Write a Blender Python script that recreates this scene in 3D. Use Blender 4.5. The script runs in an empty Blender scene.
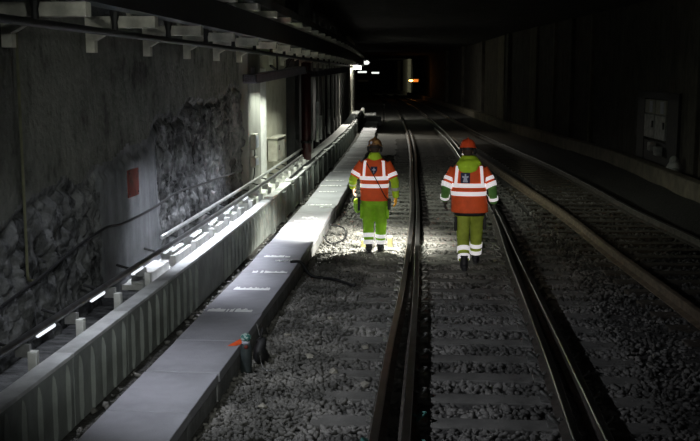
import bpy, bmesh, math, random
import numpy as np
from mathutils import Vector, Matrix
random.seed(7); rng = np.random.default_rng(11)
C = bpy.context.scene.collection
PI = math.pi

# ------------------------------------------------------------------ materials
def mat(name, col, rough=.8, var=.25, scale=4., bump=0., bscale=30., metal=0., col2=None, emit=None, estr=0., detail=6., stretch=(1,1,1), spec=.5, rampw=(.35,.65)):
    m = bpy.data.materials.new(name); m.use_nodes = True
    nt = m.node_tree; b = nt.nodes['Principled BSDF']
    b.inputs['Roughness'].default_value = rough; b.inputs['Metallic'].default_value = metal
    b.inputs['Specular IOR Level'].default_value = spec
    tc = nt.nodes.new('ShaderNodeTexCoord'); mp = nt.nodes.new('ShaderNodeMapping')
    mp.inputs['Scale'].default_value = stretch
    nt.links.new(tc.outputs['Object'], mp.inputs['Vector'])
    n = nt.nodes.new('ShaderNodeTexNoise'); n.inputs['Scale'].default_value = scale; n.inputs['Detail'].default_value = detail
    n.inputs['Roughness'].default_value = .6
    nt.links.new(mp.outputs[0], n.inputs['Vector'])
    r = nt.nodes.new('ShaderNodeValToRGB'); r.color_ramp.elements[0].position = rampw[0]; r.color_ramp.elements[1].position = rampw[1]
    c2 = col2 if col2 else tuple(min(1, c*(1+var)) for c in col); c1 = col if col2 else tuple(c*(1-var) for c in col)
    r.color_ramp.elements[0].color = (*c1, 1); r.color_ramp.elements[1].color = (*c2, 1)
    nt.links.new(n.outputs[0], r.inputs[0]); nt.links.new(r.outputs[0], b.inputs['Base Color'])
    if bump:
        n2 = nt.nodes.new('ShaderNodeTexNoise'); n2.inputs['Scale'].default_value = bscale; n2.inputs['Detail'].default_value = 5
        nt.links.new(mp.outputs[0], n2.inputs['Vector'])
        bp = nt.nodes.new('ShaderNodeBump'); bp.inputs['Strength'].default_value = bump; bp.inputs['Distance'].default_value = .02
        nt.links.new(n2.outputs[0], bp.inputs['Height']); nt.links.new(bp.outputs[0], b.inputs['Normal'])
    if emit:
        b.inputs['Emission Color'].default_value = (*emit, 1); b.inputs['Emission Strength'].default_value = estr
    return m

def wall_mat(name, dark, mid, light, bump=.5, seed=0., st=(1,1.6,.25), e0=.36, e1=.62):
    m = bpy.data.materials.new(name); m.use_nodes = True; nt = m.node_tree; b = nt.nodes['Principled BSDF']
    b.inputs['Roughness'].default_value = .85
    tc = nt.nodes.new('ShaderNodeTexCoord')
    mp = nt.nodes.new('ShaderNodeMapping'); mp.inputs['Location'].default_value = (seed, seed, seed)
    nt.links.new(tc.outputs['Object'], mp.inputs['Vector'])
    mp2 = nt.nodes.new('ShaderNodeMapping'); mp2.inputs['Scale'].default_value = st
    nt.links.new(mp.outputs[0], mp2.inputs['Vector'])
    a = nt.nodes.new('ShaderNodeTexNoise'); a.inputs['Scale'].default_value = 1.6; a.inputs['Detail'].default_value = 9; a.inputs['Roughness'].default_value = .65
    nt.links.new(mp.outputs[0], a.inputs['Vector'])
    s = nt.nodes.new('ShaderNodeTexNoise'); s.inputs['Scale'].default_value = 3.2; s.inputs['Detail'].default_value = 7; s.inputs['Roughness'].default_value = .65
    nt.links.new(mp2.outputs[0], s.inputs['Vector'])
    mx = nt.nodes.new('ShaderNodeMath'); mx.operation = 'ADD'; nt.links.new(a.outputs[0], mx.inputs[0]); nt.links.new(s.outputs[0], mx.inputs[1])
    mh = nt.nodes.new('ShaderNodeMath'); mh.operation = 'MULTIPLY'; mh.inputs[1].default_value = .5; nt.links.new(mx.outputs[0], mh.inputs[0])
    r = nt.nodes.new('ShaderNodeValToRGB'); e = r.color_ramp.elements
    e[0].position = e0; e[0].color = (*dark, 1); e[1].position = e1; e[1].color = (*light, 1)
    k = e.new(.47); k.color = (*mid, 1)
    nt.links.new(mh.outputs[0], r.inputs[0]); nt.links.new(r.outputs[0], b.inputs['Base Color'])
    n2 = nt.nodes.new('ShaderNodeTexNoise'); n2.inputs['Scale'].default_value = 14; n2.inputs['Detail'].default_value = 8
    nt.links.new(mp.outputs[0], n2.inputs['Vector'])
    bp = nt.nodes.new('ShaderNodeBump'); bp.inputs['Strength'].default_value = bump; bp.inputs['Distance'].default_value = .04
    nt.links.new(n2.outputs[0], bp.inputs['Height']); nt.links.new(bp.outputs[0], b.inputs['Normal'])
    return m

M = dict(
 wall=wall_mat('sprayed_concrete', (.035,.036,.032), (.125,.13,.115), (.19,.195,.175), .8, 0., (1,1.5,.8), .38, .6),
 rockwall=wall_mat('broken_rock_wall', (.012,.013,.014), (.08,.082,.085), (.21,.214,.218), 1., 2., (1,3.2,.7), .41, .6),
 plate=wall_mat('smooth_grey_patch', (.09,.095,.1), (.16,.168,.18), (.24,.248,.262), .3, 5.),
 rwall=wall_mat('dark_tunnel_concrete', (.025,.022,.018), (.06,.055,.043), (.11,.1,.08), .3, 7.),
 rwall2=wall_mat('brown_tunnel_concrete', (.06,.05,.035), (.11,.095,.07), (.18,.155,.12), .3, 3.),
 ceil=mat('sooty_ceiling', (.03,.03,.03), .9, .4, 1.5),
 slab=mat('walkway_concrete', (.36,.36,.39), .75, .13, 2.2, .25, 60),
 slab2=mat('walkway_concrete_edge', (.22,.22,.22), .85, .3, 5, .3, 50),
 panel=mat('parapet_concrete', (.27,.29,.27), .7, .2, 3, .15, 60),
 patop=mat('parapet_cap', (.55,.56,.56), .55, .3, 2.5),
 lime=mat('white_lime', (.95,.96,.94), .6, .1, 20),
 white=mat('white_paint', (.8,.8,.78), .5, .15, 8),
 cream=mat('cream_wall', (.62,.6,.5), .8, .1, 2.5, .3, 12, col2=(.4,.37,.27), rampw=(.5,.75)),
 post=mat('grey_post', (.3,.3,.28), .7, .25, 3, .2, 20, stretch=(1,1,.3)),
 beam=mat('pale_beam', (.62,.61,.54), .8, .35, 4, .2, 30),
 dark=mat('dark_steel', (.02,.02,.022), .6, .3, 6),
 black=mat('black_rubber', (.012,.012,.013), .6, .3, 10),
 pipe=mat('pipe_steel', (.16,.16,.165), .3, .3, 5, metal=.8),
 galv=mat('galvanised', (.5,.5,.5), .35, .2, 10, metal=.6),
 redpipe=mat('red_pipe', (.07,.014,.016), .4, .3, 4),
 hood=mat('lamp_hood', (.16,.15,.19), .45, .2, 8),
 box=mat('grey_box', (.36,.35,.3), .6, .15, 8),
 redsign=mat('faded_red_sign', (.17,.028,.018), .7, .5, 6, col2=(.06,.018,.014), rampw=(.5,.7)),
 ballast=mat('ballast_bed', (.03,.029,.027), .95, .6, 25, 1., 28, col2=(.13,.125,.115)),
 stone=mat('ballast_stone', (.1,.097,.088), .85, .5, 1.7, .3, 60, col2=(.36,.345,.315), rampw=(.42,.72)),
 stonet=mat('dusty_stone', (.33,.31,.26), .9, .3, 3, .3, 60),
 sleeper=mat('sleeper_concrete', (.17,.165,.15), .85, .3, 3, .35, 40),
 sleeper2=mat('old_sleeper', (.1,.085,.065), .9, .35, 5, .35, 40),
 railside=mat('rail_rust', (.1,.088,.075), .65, .4, 8, .2, 60, metal=.3),
 railtop=mat('rail_head', (.42,.41,.4), .28, .15, 3, metal=1.),
 railrust=mat('rail_rust_brown', (.2,.15,.1), .7, .35, 6, .2, 60),
 kerb=mat('kerb_concrete', (.2,.175,.13), .85, .3, 2, .3, 30),
 clip=mat('clip_steel', (.26,.26,.24), .5, .3, 20, metal=.5),
 clipteal=mat('clip_teal', (.08,.25,.21), .5, .2, 20),
 skin=mat('skin', (.6,.36,.25), .6, .08, 20, spec=.3),
 hair=mat('hair', (.05,.03,.02), .8, .3, 60),
 orange=mat('hi_vis_orange', (.9,.12,.025), .75, .1, 7, .5, 9, emit=(1,.09,.02), estr=.0),
 limecloth=mat('hi_vis_lime', (.5,.78,.03), .75, .12, 7, .5, 10),
 green=mat('green_trouser', (.27,.56,.02), .8, .18, 6, .6, 9),
 olive=mat('olive_trouser', (.34,.42,.05), .8, .2, 6, .6, 9),
 dkgreen=mat('green_sleeve', (.1,.27,.06), .8, .2, 8, .5, 10),
 refl=mat('reflective_tape', (.85,.85,.87), .5, .04, 30, emit=(1,.95,.97), estr=.42),  # emission put in for the tape's retroreflection
 greyband=mat('grey_tape', (.5,.52,.5), .6, .1, 30),
 navy=mat('navy_patch', (.015,.018,.07), .7, .1, 10),
 pale=mat('pale_print', (.55,.6,.75), .7, .1, 10),
 boot=mat('black_boot', (.012,.012,.016), .6, .3, 12),
 helmetor=mat('orange_helmet', (.85,.1,.03), .35, .08, 5),
 helmetbr=mat('brown_helmet', (.16,.075,.03), .4, .4, 14, col2=(.5,.28,.1), rampw=(.48,.6)),
 strap=mat('black_strap', (.015,.015,.015), .7, .2, 20),
 glove=mat('yellow_glove', (.85,.42,.03), .8, .15, 15),
 glovedk=mat('dark_glove', (.05,.05,.045), .8, .2, 15),
 bag=mat('green_pouch', (.25,.5,.05), .8, .2, 12, .3, 12),
 yellow=mat('yellow_case', (.75,.66,.3), .5, .15, 12),
 tag_or=mat('orange_cloth', (.9,.12,.02), .8, .2, 12, emit=(1,.1,.02), estr=.08),
 teal=mat('teal_cap', (.03,.16,.14), .5, .9, 40, col2=(.5,.6,.55), rampw=(.5,.56)),
 canister=mat('dark_canister', (.04,.05,.05), .4, .3, 10),
 paintyellow=mat('yellow_paint', (.7,.75,.1), .8, .3, 20),
 cableye=mat('cable_sheath', (.13,.13,.08), .6, .2, 10),
 label_w=mat('white_label', (.5,.52,.6), .6, .1, 10),
 cabinet=mat('pale_cabinet', (.42,.43,.43), .6, .3, 6),
 lampon=mat('lamp_white', (.9,.9,.85), .5, .02, 5, emit=(.95,1,.9), estr=14),
 strip=mat('pipe_glint', (.9,.9,.95), .5, .02, 5, emit=(.9,.94,1), estr=1.1),  # glow standing in for glints on the service pipe
 lampdim=mat('lamp_far', (.9,.9,.85), .5, .02, 5, emit=(.9,.95,.9), estr=1.2),
 lampor=mat('lamp_orange', (.9,.4,.1), .5, .02, 5, emit=(1,.42,.1), estr=12),
 lampor2=mat('lamp_orange_glow', (.6,.2,.05), .5, .02, 5, emit=(1,.25,.03), estr=.9),
 eye=mat('eye', (.7,.7,.68), .3, .05, 5),
)

# ------------------------------------------------------------------ mesh helpers
def obj(name, vf, m, parent=None, smooth=False, mats=None, fm=None):
    v, f = vf
    me = bpy.data.meshes.new(name); me.from_pydata([tuple(p) for p in v], [], f); me.update()
    for mm in (mats or [m]): me.materials.append(mm)
    if fm: me.polygons.foreach_set('material_index', fm)
    if smooth: me.polygons.foreach_set('use_smooth', [True]*len(me.polygons))
    bm = bmesh.new(); bm.from_mesh(me); bmesh.ops.recalc_face_normals(bm, faces=bm.faces); bm.to_mesh(me); bm.free()
    o = bpy.data.objects.new(name, me); C.objects.link(o)
    if parent: o.parent = parent
    return o
def tag(o, label, cat, group=None, kind=None):
    o['label'] = label; o['category'] = cat
    if group: o['group'] = group
    if kind: o['kind'] = kind
    return o
def struct(o): o['kind'] = 'structure'; return o
def empty(name, loc=(0,0,0), rz=0):
    o = bpy.data.objects.new(name, None); C.objects.link(o); o.location = loc; o.rotation_euler = (0,0,rz); o.empty_display_size = .1; return o
def dup(root, loc=None, rz=None):
    r = root.copy(); C.objects.link(r)
    if loc is not None: r.location = loc
    if rz is not None: r.rotation_euler = (0,0,rz)
    for ch in root.children:
        c = ch.copy(); C.objects.link(c); c.parent = r
        for g in ch.children:
            d = g.copy(); C.objects.link(d); d.parent = c
    return r
def join(*vfs):
    V, Fc = [], []
    for v, f in vfs:
        k = len(V); V += [tuple(p) for p in v]; Fc += [tuple(i+k for i in t) for t in f]
    return V, Fc
def box(x0, x1, y0, y1, z0, z1, b=0.):
    if b <= 0:
        v = [(x,y,z) for x in (x0,x1) for y in (y0,y1) for z in (z0,z1)]
        return v, [(0,1,3,2),(4,6,7,5),(0,4,5,1),(2,3,7,6),(0,2,6,4),(1,5,7,3)]
    bm = bmesh.new(); bmesh.ops.create_cube(bm, size=1)
    for p in bm.verts: p.co = Vector(((x0+x1)/2+p.co.x*(x1-x0), (y0+y1)/2+p.co.y*(y1-y0), (z0+z1)/2+p.co.z*(z1-z0)))
    bmesh.ops.bevel(bm, geom=bm.edges[:], offset=b, segments=2, affect='EDGES', profile=.5)
    r = ([tuple(p.co) for p in bm.verts], [tuple(q.index for q in f.verts) for f in bm.faces]); bm.free(); return r
def obox(p0, p1, w, h, up=(0,0,1)):            # beam of section w x h from p0 to p1
    p0, p1, up = Vector(p0), Vector(p1), Vector(up); d = (p1-p0).normalized(); s = d.cross(up).normalized(); u = s.cross(d)
    v = [q + s*a*w/2 + u*b_*h/2 for q in (p0,p1) for a in (-1,1) for b_ in (-1,1)]
    return [tuple(q) for q in v], [(0,1,3,2),(4,6,7,5),(0,4,5,1),(2,3,7,6),(0,2,6,4),(1,5,7,3)]
def loft(pts, rad, n=16, xref=(1,0,0), cap=True, e=2., flat_t=None):
    """rings of superellipse section along pts; rad = list of (rx, ry) or floats"""
    pts = [Vector(p) for p in pts]; V = []; Fc = []; xr = Vector(xref)
    for i, p in enumerate(pts):
        t = (pts[min(i+1,len(pts)-1)] - pts[max(i-1,0)])
        if flat_t is not None: t = Vector(flat_t)
        t.normalize()
        s = (xr - t*xr.dot(t))
        if s.length < 1e-4: s = Vector((0,1,0)) - t*t.y
        s.normalize(); u = t.cross(s)
        r = rad[i] if isinstance(rad, (list, tuple)) else rad
        rx, ry = (r if isinstance(r, (list, tuple)) else (r, r))
        for k in range(n):
            a = 2*PI*k/n; ca, sa = math.cos(a), math.sin(a)
            V.append(tuple(p + s*rx*math.copysign(abs(ca)**(2/e), ca) + u*ry*math.copysign(abs(sa)**(2/e), sa)))
    for i in range(len(pts)-1):
        for k in range(n):
            Fc.append((i*n+k, i*n+(k+1)%n, (i+1)*n+(k+1)%n, (i+1)*n+k))
    if cap:
        Fc.append(tuple(range(n))[::-1]); Fc.append(tuple((len(pts)-1)*n+k for k in range(n)))
    return V, Fc
def ell(c, r, nu=16, nv=10, rot=None):
    V, Fc = [], []
    for j in range(nv+1):
        th = PI*j/nv
        for k in range(nu):
            a = 2*PI*k/nu; p = Vector((r[0]*math.sin(th)*math.cos(a), r[1]*math.sin(th)*math.sin(a), r[2]*math.cos(th)))
            if rot: p = rot @ p
            V.append(tuple(Vector(c)+p))
    for j in range(nv):
        for k in range(nu): Fc.append((j*nu+k, j*nu+(k+1)%nu, (j+1)*nu+(k+1)%nu, (j+1)*nu+k))
    bm = bmesh.new(); vs = [bm.verts.new(p) for p in V]
    for q in Fc:
        try: bm.faces.new([vs[i] for i in q])
        except ValueError: pass
    bmesh.ops.remove_doubles(bm, verts=bm.verts, dist=1e-5); bm.verts.index_update()
    r_ = ([tuple(p.co) for p in bm.verts], [tuple(v.index for v in f.verts) for f in bm.faces]); bm.free(); return r_
def smoothpath(pts, k=6):
    P = [Vector(p) for p in pts]; out = []
    for i in range(len(P)-1):
        a, b, c, d = P[max(i-1,0)], P[i], P[i+1], P[min(i+2,len(P)-1)]
        for j in range(k):
            t = j/k; out.append(.5*((2*b)+(c-a)*t+(2*a-5*b+4*c-d)*t*t+(3*b-a-3*c+d)*t**3))
    out.append(P[-1]); return out
def tube(pts, r, n=8, k=6): return loft(smoothpath(pts, k) if k else pts, r, n)
def sweep(profile, path):        # profile: list of (x,z) offsets placed at path points (x,y,z), left-right = horizontal normal
    V, Fc = [], []; n = len(profile); P = [Vector(p) for p in path]
    for i, p in enumerate(P):
        t = P[min(i+1,len(P)-1)] - P[max(i-1,0)]; t.z = 0; t.normalize(); s = Vector((t.y, -t.x, 0))
        for (a, z) in profile: V.append(tuple(p + s*a + Vector((0,0,z))))
    for i in range(len(P)-1):
        for k in range(n): Fc.append((i*n+k, i*n+(k+1)%n, (i+1)*n+(k+1)%n, (i+1)*n+k))
    Fc.append(tuple(range(n))); Fc.append(tuple((len(P)-1)*n+k for k in range(n))[::-1])
    return V, Fc

# ------------------------------------------------------------------ alignment of the tunnel (world metres, y runs along the track)
CY = [-5,12,16,20,27,33,40,51,69,91,120,150,180,220]; CX = [0,0,-.03,-.08,-.25,-.38,-.58,-1.05,-2.0,-3.5,-6.0,-9.1,-12.6,-18]
def interp(ys, xs, y):
    if y <= ys[0]: return xs[0]
    if y >= ys[-1]: return xs[-1]
    i = max(k for k in range(len(ys)) if ys[k] <= y)
    h = ys[i+1]-ys[i]; t = (y-ys[i])/h
    def m(k):
        if k == 0: return (xs[1]-xs[0])/(ys[1]-ys[0])
        if k == len(ys)-1: return (xs[-1]-xs[-2])/(ys[-1]-ys[-2])
        a = (xs[k]-xs[k-1])/(ys[k]-ys[k-1]); b = (xs[k+1]-xs[k])/(ys[k+1]-ys[k])
        return 0 if a*b <= 0 else 2*a*b/(a+b)
    return (2*t**3-3*t*t+1)*xs[i] + (t**3-2*t*t+t)*h*m(i) + (-2*t**3+3*t*t)*xs[i+1] + (t**3-t*t)*h*m(i+1)
def c(y): return interp(CY, CX, y)
def ang(y): return -math.atan((c(y+.5)-c(y-.5)))
def ysteps(a, b):
    ys = [a]
    while ys[-1] < b: ys.append(min(b, ys[-1] + max(.5, ys[-1]*.03)))
    return ys
def P3(xo, y, z): return (xo + c(y), y, z)

# ------------------------------------------------------------------ the setting
# track bed: gently uneven gravel surface
GX = np.linspace(-4.2, 9.2, 90); GYs = np.array(ysteps(-3, 190))
V = []
for y in GYs:
    cc = c(y)
    for x in GX: V.append((x+cc, y, -.035 + .012*math.sin(3.1*x+1.7*y) + .01*math.sin(7*x-2.3*y)))
nx = len(GX); Fc = [(j*nx+i, j*nx+i+1, (j+1)*nx+i+1, (j+1)*nx+i) for j in range(len(GYs)-1) for i in range(nx-1)]
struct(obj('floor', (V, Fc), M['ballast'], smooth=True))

# left tunnel wall, relief modelled: smooth sprayed concrete above, broken rock below
def hash2(i, j): return (math.sin(i*127.1+j*311.7)*43758.5453) % 1.0
def vn(x, y):
    i, j = math.floor(x), math.floor(y); u, v = x-i, y-j; u = u*u*(3-2*u); v = v*v*(3-2*v)
    return (hash2(i,j)*(1-u)+hash2(i+1,j)*u)*(1-v) + (hash2(i,j+1)*(1-u)+hash2(i+1,j+1)*u)*v
def fbm(x, y, o=4):
    s = 0; a = .5
    for k in range(o): s += a*vn(x, y); x *= 2.03; y *= 2.03; a *= .5
    return s
def sst(a, b, x): t = min(1, max(0, (x-a)/(b-a))); return t*t*(3-2*t)
def wall_relief(y, z):
    edge = 1.66 + .07*(y-8) + .22*(fbm(y*1.7, 3.)-.5)*2 + .06*(fbm(y*9, 5.)-.5)*2 + (sst(12.5, 12.9, y)*.22)
    rough = 1 - sst(edge-.04, edge+.06, z)
    plate = sst(10.35+.15*vn(z*3,1), 10.5+.15*vn(z*3,1), y) * (1-sst(12.7, 13.1, y))
    d = .02*(fbm(y*1.2, z*1.2)-.5)
    q = fbm(y*4.2+.9*vn(z*3,y), z*1.1, 3); d += rough*(1-plate)*(.10*(q-.5)*2 + .075*(fbm(y*10, z*6)-.5)*2 + .03 - .09*(1-sst(0,.045,abs(q-.47))) - .07*(1-sst(0,.03,abs(fbm(y*7, z*4.5, 3)-.45))))
    d += rough*plate*(.035 + .008*math.sin(y*19))
    d -= .05*(1-sst(0, .07, abs(z-edge)))*(1-.5*plate)         # broken ledge between the two
    for yc in (8.05, 12.7, 15.2, 17.9): d -= .03*(1-sst(0, .05, abs(y-yc-.04*vn(z*4, yc))))   # vertical construction joints
    return d
ys = list(np.arange(5.5, 18.95, .03)); zs = list(np.arange(0, 3.3, .03))+[4,5.3]
V = [(-3.66 + c(y) + wall_relief(y, z), y, z-.06) for y in ys for z in zs]; nz = len(zs)
Fc = [(j*nz+i, j*nz+i+1, (j+1)*nz+i+1, (j+1)*nz+i) for j in range(len(ys)-1) for i in range(nz-1)]
def rough_at(y, z):
    e = 1.66 + .07*(y-8) + .22*(fbm(y*1.7, 3.)-.5)*2 + (sst(12.5, 12.9, y)*.22)
    return z < e+.03, 10.42+.15*vn(z*3,1) < y < 12.9
fmw = []
for j in range(len(ys)-1):
    for i in range(nz-1):
        a, b = rough_at(ys[j], zs[i]-.06); fmw.append(0 if not a else (2 if b else 1))
struct(obj('wall_left', (V, Fc), None, smooth=True, mats=[M['wall'], M['rockwall'], M['plate']], fm=fmw))
def strip_wall(name, xo, y0, y1, z0, z1, m, step=1.0, thick=.2, side=-1):
    ysx = [y0]
    while ysx[-1] < y1: ysx.append(min(y1, ysx[-1]+step))
    prof = [(0,z0),(0,z1),(side*thick,z1),(side*thick,z0)]
    return obj(name, sweep(prof, [P3(xo, y, 0) for y in ysx]), m)
struct(strip_wall('wall_left_niche', -3.74, 18.9, 27.4, -.1, 5.2, M['cream']))
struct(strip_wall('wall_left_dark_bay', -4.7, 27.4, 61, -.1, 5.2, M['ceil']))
struct(strip_wall('wall_left_far', -3.66, 60, 75, -.1, 5.2, M['cream']))
struct(strip_wall('wall_left_end', -3.66, 75, 190, -.1, 5.2, M['rwall'], 3))
# right wall
RY = [-5, 20, 32, 42, 58, 80, 110, 190]; RX = [6.9, 6.9, 6.95, 6.3, 5.5, 5.3, 5.2, 5.2]
def rx(y): return interp(RY, RX, y)
rys = ysteps(-3, 190)
struct(obj('wall_right', sweep([(0,-.1),(0,5.2),(.2,5.2),(.2,-.1)], [P3(rx(y), y, 0) for y in rys]), M['rwall']))
# kerb at its foot
struct(obj('trim_1', sweep([(-.78,-.05),(-.78,.36),(-.75,.39),(-.48,.39),(-.46,.36),(-.46,-.05)], [P3(rx(y), y, 0) for y in rys]), M['kerb']))
# pilasters and brown panels along the right wall
for i, (y, w, dpt, m) in enumerate([(26.5,.7,.12,'rwall'),(39.2,.35,.1,'rwall2'),(42.2,.5,.16,'rwall'),(45.5,.35,.12,'rwall2'),(50.5,2.6,.05,'rwall2'),(57.2,.7,.2,'rwall'),(61,3.2,.05,'rwall2'),(70,.9,.22,'rwall'),(84,1.1,.25,'rwall'),(98,1.4,.3,'rwall'),(152,9,.5,'cream'),(170,6,.5,'rwall2')]):
    o = obj('trim_%d' % (i+2), box(-dpt, .05, -w/2, w/2, 0, 5.2, .02), M[m]); o.location = (rx(y)+c(y), y, 0); o.rotation_euler = (0,0,ang(y)); struct(o)
struct(obj('ceiling', sweep([(-5,5.15),(8,5.15),(8,5.3),(-5,5.3)], [P3(0, y, 0) for y in ysteps(-3,190)]), M['ceil']))
struct(obj('wall_end', box(-40, 20, 190, 190.3, -1, 6), M['ceil']))

# ------------------------------------------------------------------ rails
RP = [(-.07,0),(-.07,.012),(-.012,.03),(-.009,.105),(-.035,.118),(-.036,.142),(-.028,.152),(.028,.152),(.036,.142),(.035,.118),(.009,.105),(.012,.03),(.07,.012),(.07,0)]
def rail(ys_, xs_, label, y0, y1, side='railside', top='railtop', z=.018, sc=1.):
    st = [y for y in ysteps(y0, y1)]
    path = [(interp(ys_, xs_, y) + c(y), y, z) for y in st]; prof = [(a*sc, b) for a, b in RP]
    v, f = sweep(prof, path); n = len(prof)
    fm = [(1 if (i % n) in (5,6,7) and i < (len(path)-1)*n else 0) for i in range(len(f))]
    return tag(obj('rail', (v, f), None, mats=[M[side], M[top]], fm=fm), label, 'rail', 'running rails of the tracks')
rail([0,7.1,9.2,11.6,14.5,18,24,45,60,190],[-.44,-.433,-.43,-.405,-.378,-.36,-.36,-.43,-.43,-.43], 'left outer steel rail of the near track, nearest the walkway', -2, 185)
rail([0,9,11.6,16,25,46,50],[-.17,-.2,-.215,-.24,-.25,-.26,-.3], 'second steel rail close beside the left outer rail, nearest its inner side', -2, 50)
rail([0,7.2,9.4,13.5,20.6,38.6,52],[1.07,1.085,1.115,1.135,1.26,1.22,1.05], 'steel rail just right of the orange-helmeted worker, inner of the close pair', -2, 52)
rail([0,9.4,13.4,20,39.5,60,190],[1.34,1.315,1.295,1.345,1.4,1.35,1.1], 'outer rail of the close pair right of the orange-helmeted worker', -2, 185)
rail([0,12.7,15.75,18.85,25.6,34,44],[3.75,2.98,2.81,2.70,2.33,1.9,1.46], 'rusty brown rail of the right-hand track, on the side near the workers', -2, 44, 'railrust', 'railrust', sc=1.25)
rail([0,16.8,20.8,23.6,27.2,37.2,49.7,80,190],[5.3,4.40,4.11,4.05,3.95,3.35,2.8,2.6,2.5], 'thin dark rail of the right-hand track, nearest the tunnel kerb', -2, 185, 'railside','railtop')

# ------------------------------------------------------------------ sleepers with their fastenings
def clip_ring():
    pts = [(0.0,-.05,.0),(.045,-.045,.035),(.075,0,.05),(.045,.045,.035),(0,.05,.0),(-.025,.02,.03)]
    return tube([(x,y,z) for x,y,z in pts], .013, 6, 4)
def clip_parts(parent, xr, sgn, teal):
    p = obj('base_plate', box(xr+sgn*.03 if sgn>0 else xr-.16, xr+.16 if sgn>0 else xr-.03, -.075, .075, 0, .022, .004), M['clip'], parent)
    v, f = clip_ring(); v = [(xr + sgn*(.07+x), y, z+.03) for x,y,z in v]
    obj('clip', (v, f), M['clipteal' if teal else 'clip'], p)
sy = 7.99-.645*3; k = 0
RLX = lambda y: [interp([0,16,24,45],[-.425,-.36,-.36,-.43],y), interp([0,9,11.6,16,25,46],[-.17,-.2,-.215,-.24,-.25,-.26],y), interp([0,9.4,13.5,20.6,38.6],[1.07,1.11,1.135,1.26,1.22],y), interp([0,9.4,13.4,20,39.5],[1.34,1.315,1.295,1.345,1.4],y)]
while sy < 46:
    yy = sy + random.uniform(-.015,.015); root = empty('sleeper', (c(yy), yy, -.0), ang(yy)+random.uniform(-.008,.008))
    obj('bearer', box(-.98+random.uniform(-.04,.04), 1.95+random.uniform(-.05,.1), -.125, .125, -.17, .004, .012), M['sleeper'], root)
    if yy < 17:
        r = RLX(yy)
        clip_parts(root, r[0], -1, k == 2); clip_parts(root, r[1], 1, k == 2 or k == 3); clip_parts(root, r[2], -1, False); clip_parts(root, r[3], 1, False)
    tag(root, 'grey concrete sleeper crossing under the near track, bedded in dark ballast', 'sleeper', 'concrete sleepers of the near track')
    sy += .645; k += 1
yy = 9.5
while yy < 42:
    a = (interp([0,12.7,25.6,44],[3.75,2.98,2.33,1.46],yy)+interp([0,16.8,27.2,49.7],[5.3,4.40,3.95,2.8],yy))/2
    s = obj('sleeper', box(-1.2, 1.2, -.12, .12, -.15, .008, .012), M['sleeper2']); s.location = (a+c(yy), yy, 0); s.rotation_euler = (0,0,.055+ang(yy))
    if a - 1.2 < 1.95: s.scale.x = .9 if yy < 20 else .6; s.location.x += .12 if yy < 20 else .45
    tag(s, 'dark brown sleeper of the right-hand track beside the tunnel kerb', 'sleeper', 'dark sleepers of the right-hand track')
    yy += .645

# ------------------------------------------------------------------ ballast stones (uncountable)
def icos():
    bm = bmesh.new(); bmesh.ops.create_icosphere(bm, subdivisions=1, radius=1)
    v = np.array([p.co[:] for p in bm.verts]); f = np.array([[q.index for q in t.verts] for t in bm.faces]); bm.free(); return v, f
iv, if_ = icos()
variants = []
for i in range(24):
    v = iv * (1 + rng.uniform(-.42, .38, (len(iv), 1))); v = v * np.array([1, rng.uniform(.55,.95), rng.uniform(.45,.8)])
    variants.append(v)
def stones(name, pts, sizes, m, label):
    n = len(pts); nv, nf = len(iv), len(if_)
    A = rng.uniform(0, 2*PI, n); B = rng.uniform(-.6, .6, n); vi = rng.integers(0, 24, n)
    base = np.stack(variants)[vi]                      # n,nv,3
    ca, sa, cb, sb = np.cos(A)[:,None], np.sin(A)[:,None], np.cos(B)[:,None], np.sin(B)[:,None]
    x, y, z = base[...,0], base[...,1], base[...,2]
    x, z = x*cb+z*sb, -x*sb+z*cb
    x, y = x*ca-y*sa, x*sa+y*ca
    W = np.stack([x, y, z], -1)*sizes[:,None,None] + pts[:,None,:]
    faces = (if_[None] + (np.arange(n)*nv)[:,None,None]).reshape(-1)
    me = bpy.data.meshes.new(name); me.vertices.add(n*nv); me.vertices.foreach_set('co', W.reshape(-1).astype(np.float32))
    me.loops.add(len(faces)); me.loops.foreach_set('vertex_index', faces.astype(np.int32))
    me.polygons.add(n*nf); me.polygons.foreach_set('loop_start', np.arange(0, len(faces), 3, dtype=np.int32)); me.polygons.foreach_set('loop_total', np.full(n*nf, 3, dtype=np.int32))
    me.update(); me.validate(); me.materials.append(M[m])
    o = bpy.data.objects.new(name, me); C.objects.link(o); o['kind'] = 'stuff'; o['label'] = label; o['category'] = 'gravel'; return o
cvec = np.vectorize(c)
def scatter(x0, x1, y0, y1, dens, smin, smax, z=-.02, keep=None):
    n = int((x1-x0)*(y1-y0)*dens); x = rng.uniform(x0, x1, n); y = rng.uniform(y0, y1, n); s = rng.uniform(smin, smax, n)**1
    if keep is not None:
        k = keep(x, y); x, y, s = x[k], y[k], s[k]
    zz = z + rng.uniform(-.012, .012, len(x)); return np.stack([x+cvec(y), y, zz], 1), s
sl0 = 7.99-.645*3
def offs(x, y):      # keep stones off the sleeper tops inside the track, bury them a little at the ends
    d = np.abs(((y - sl0 + .3225) % .645) - .3225); on = d < .135
    inside = (x > -.85) & (x < 1.75)
    r = rng.uniform(0, 1, len(x))
    on = on & ~((y > 11.15+.12*np.sin(x*9)) & (y < 12.45+.1*np.sin(x*7)) & (x < 1.0))
    return ~(on & inside & (r < .985)) & ~((x < -.85) & on & (x > -1.0) & (r < .4))
parts = [scatter(-1.86, 2.1, 6.3, 12, 520, .022, .05, keep=offs), scatter(-1.86, 2.1, 12, 20, 360, .024, .05, keep=offs), scatter(-1.86, 2.0, 20, 36, 150, .026, .05, keep=offs),
         scatter(2.1, 4.3, 7, 26, 190, .022, .04), scatter(-1.86, -.95, 6.3, 16, 260, .02, .034, z=0.004)]
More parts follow.
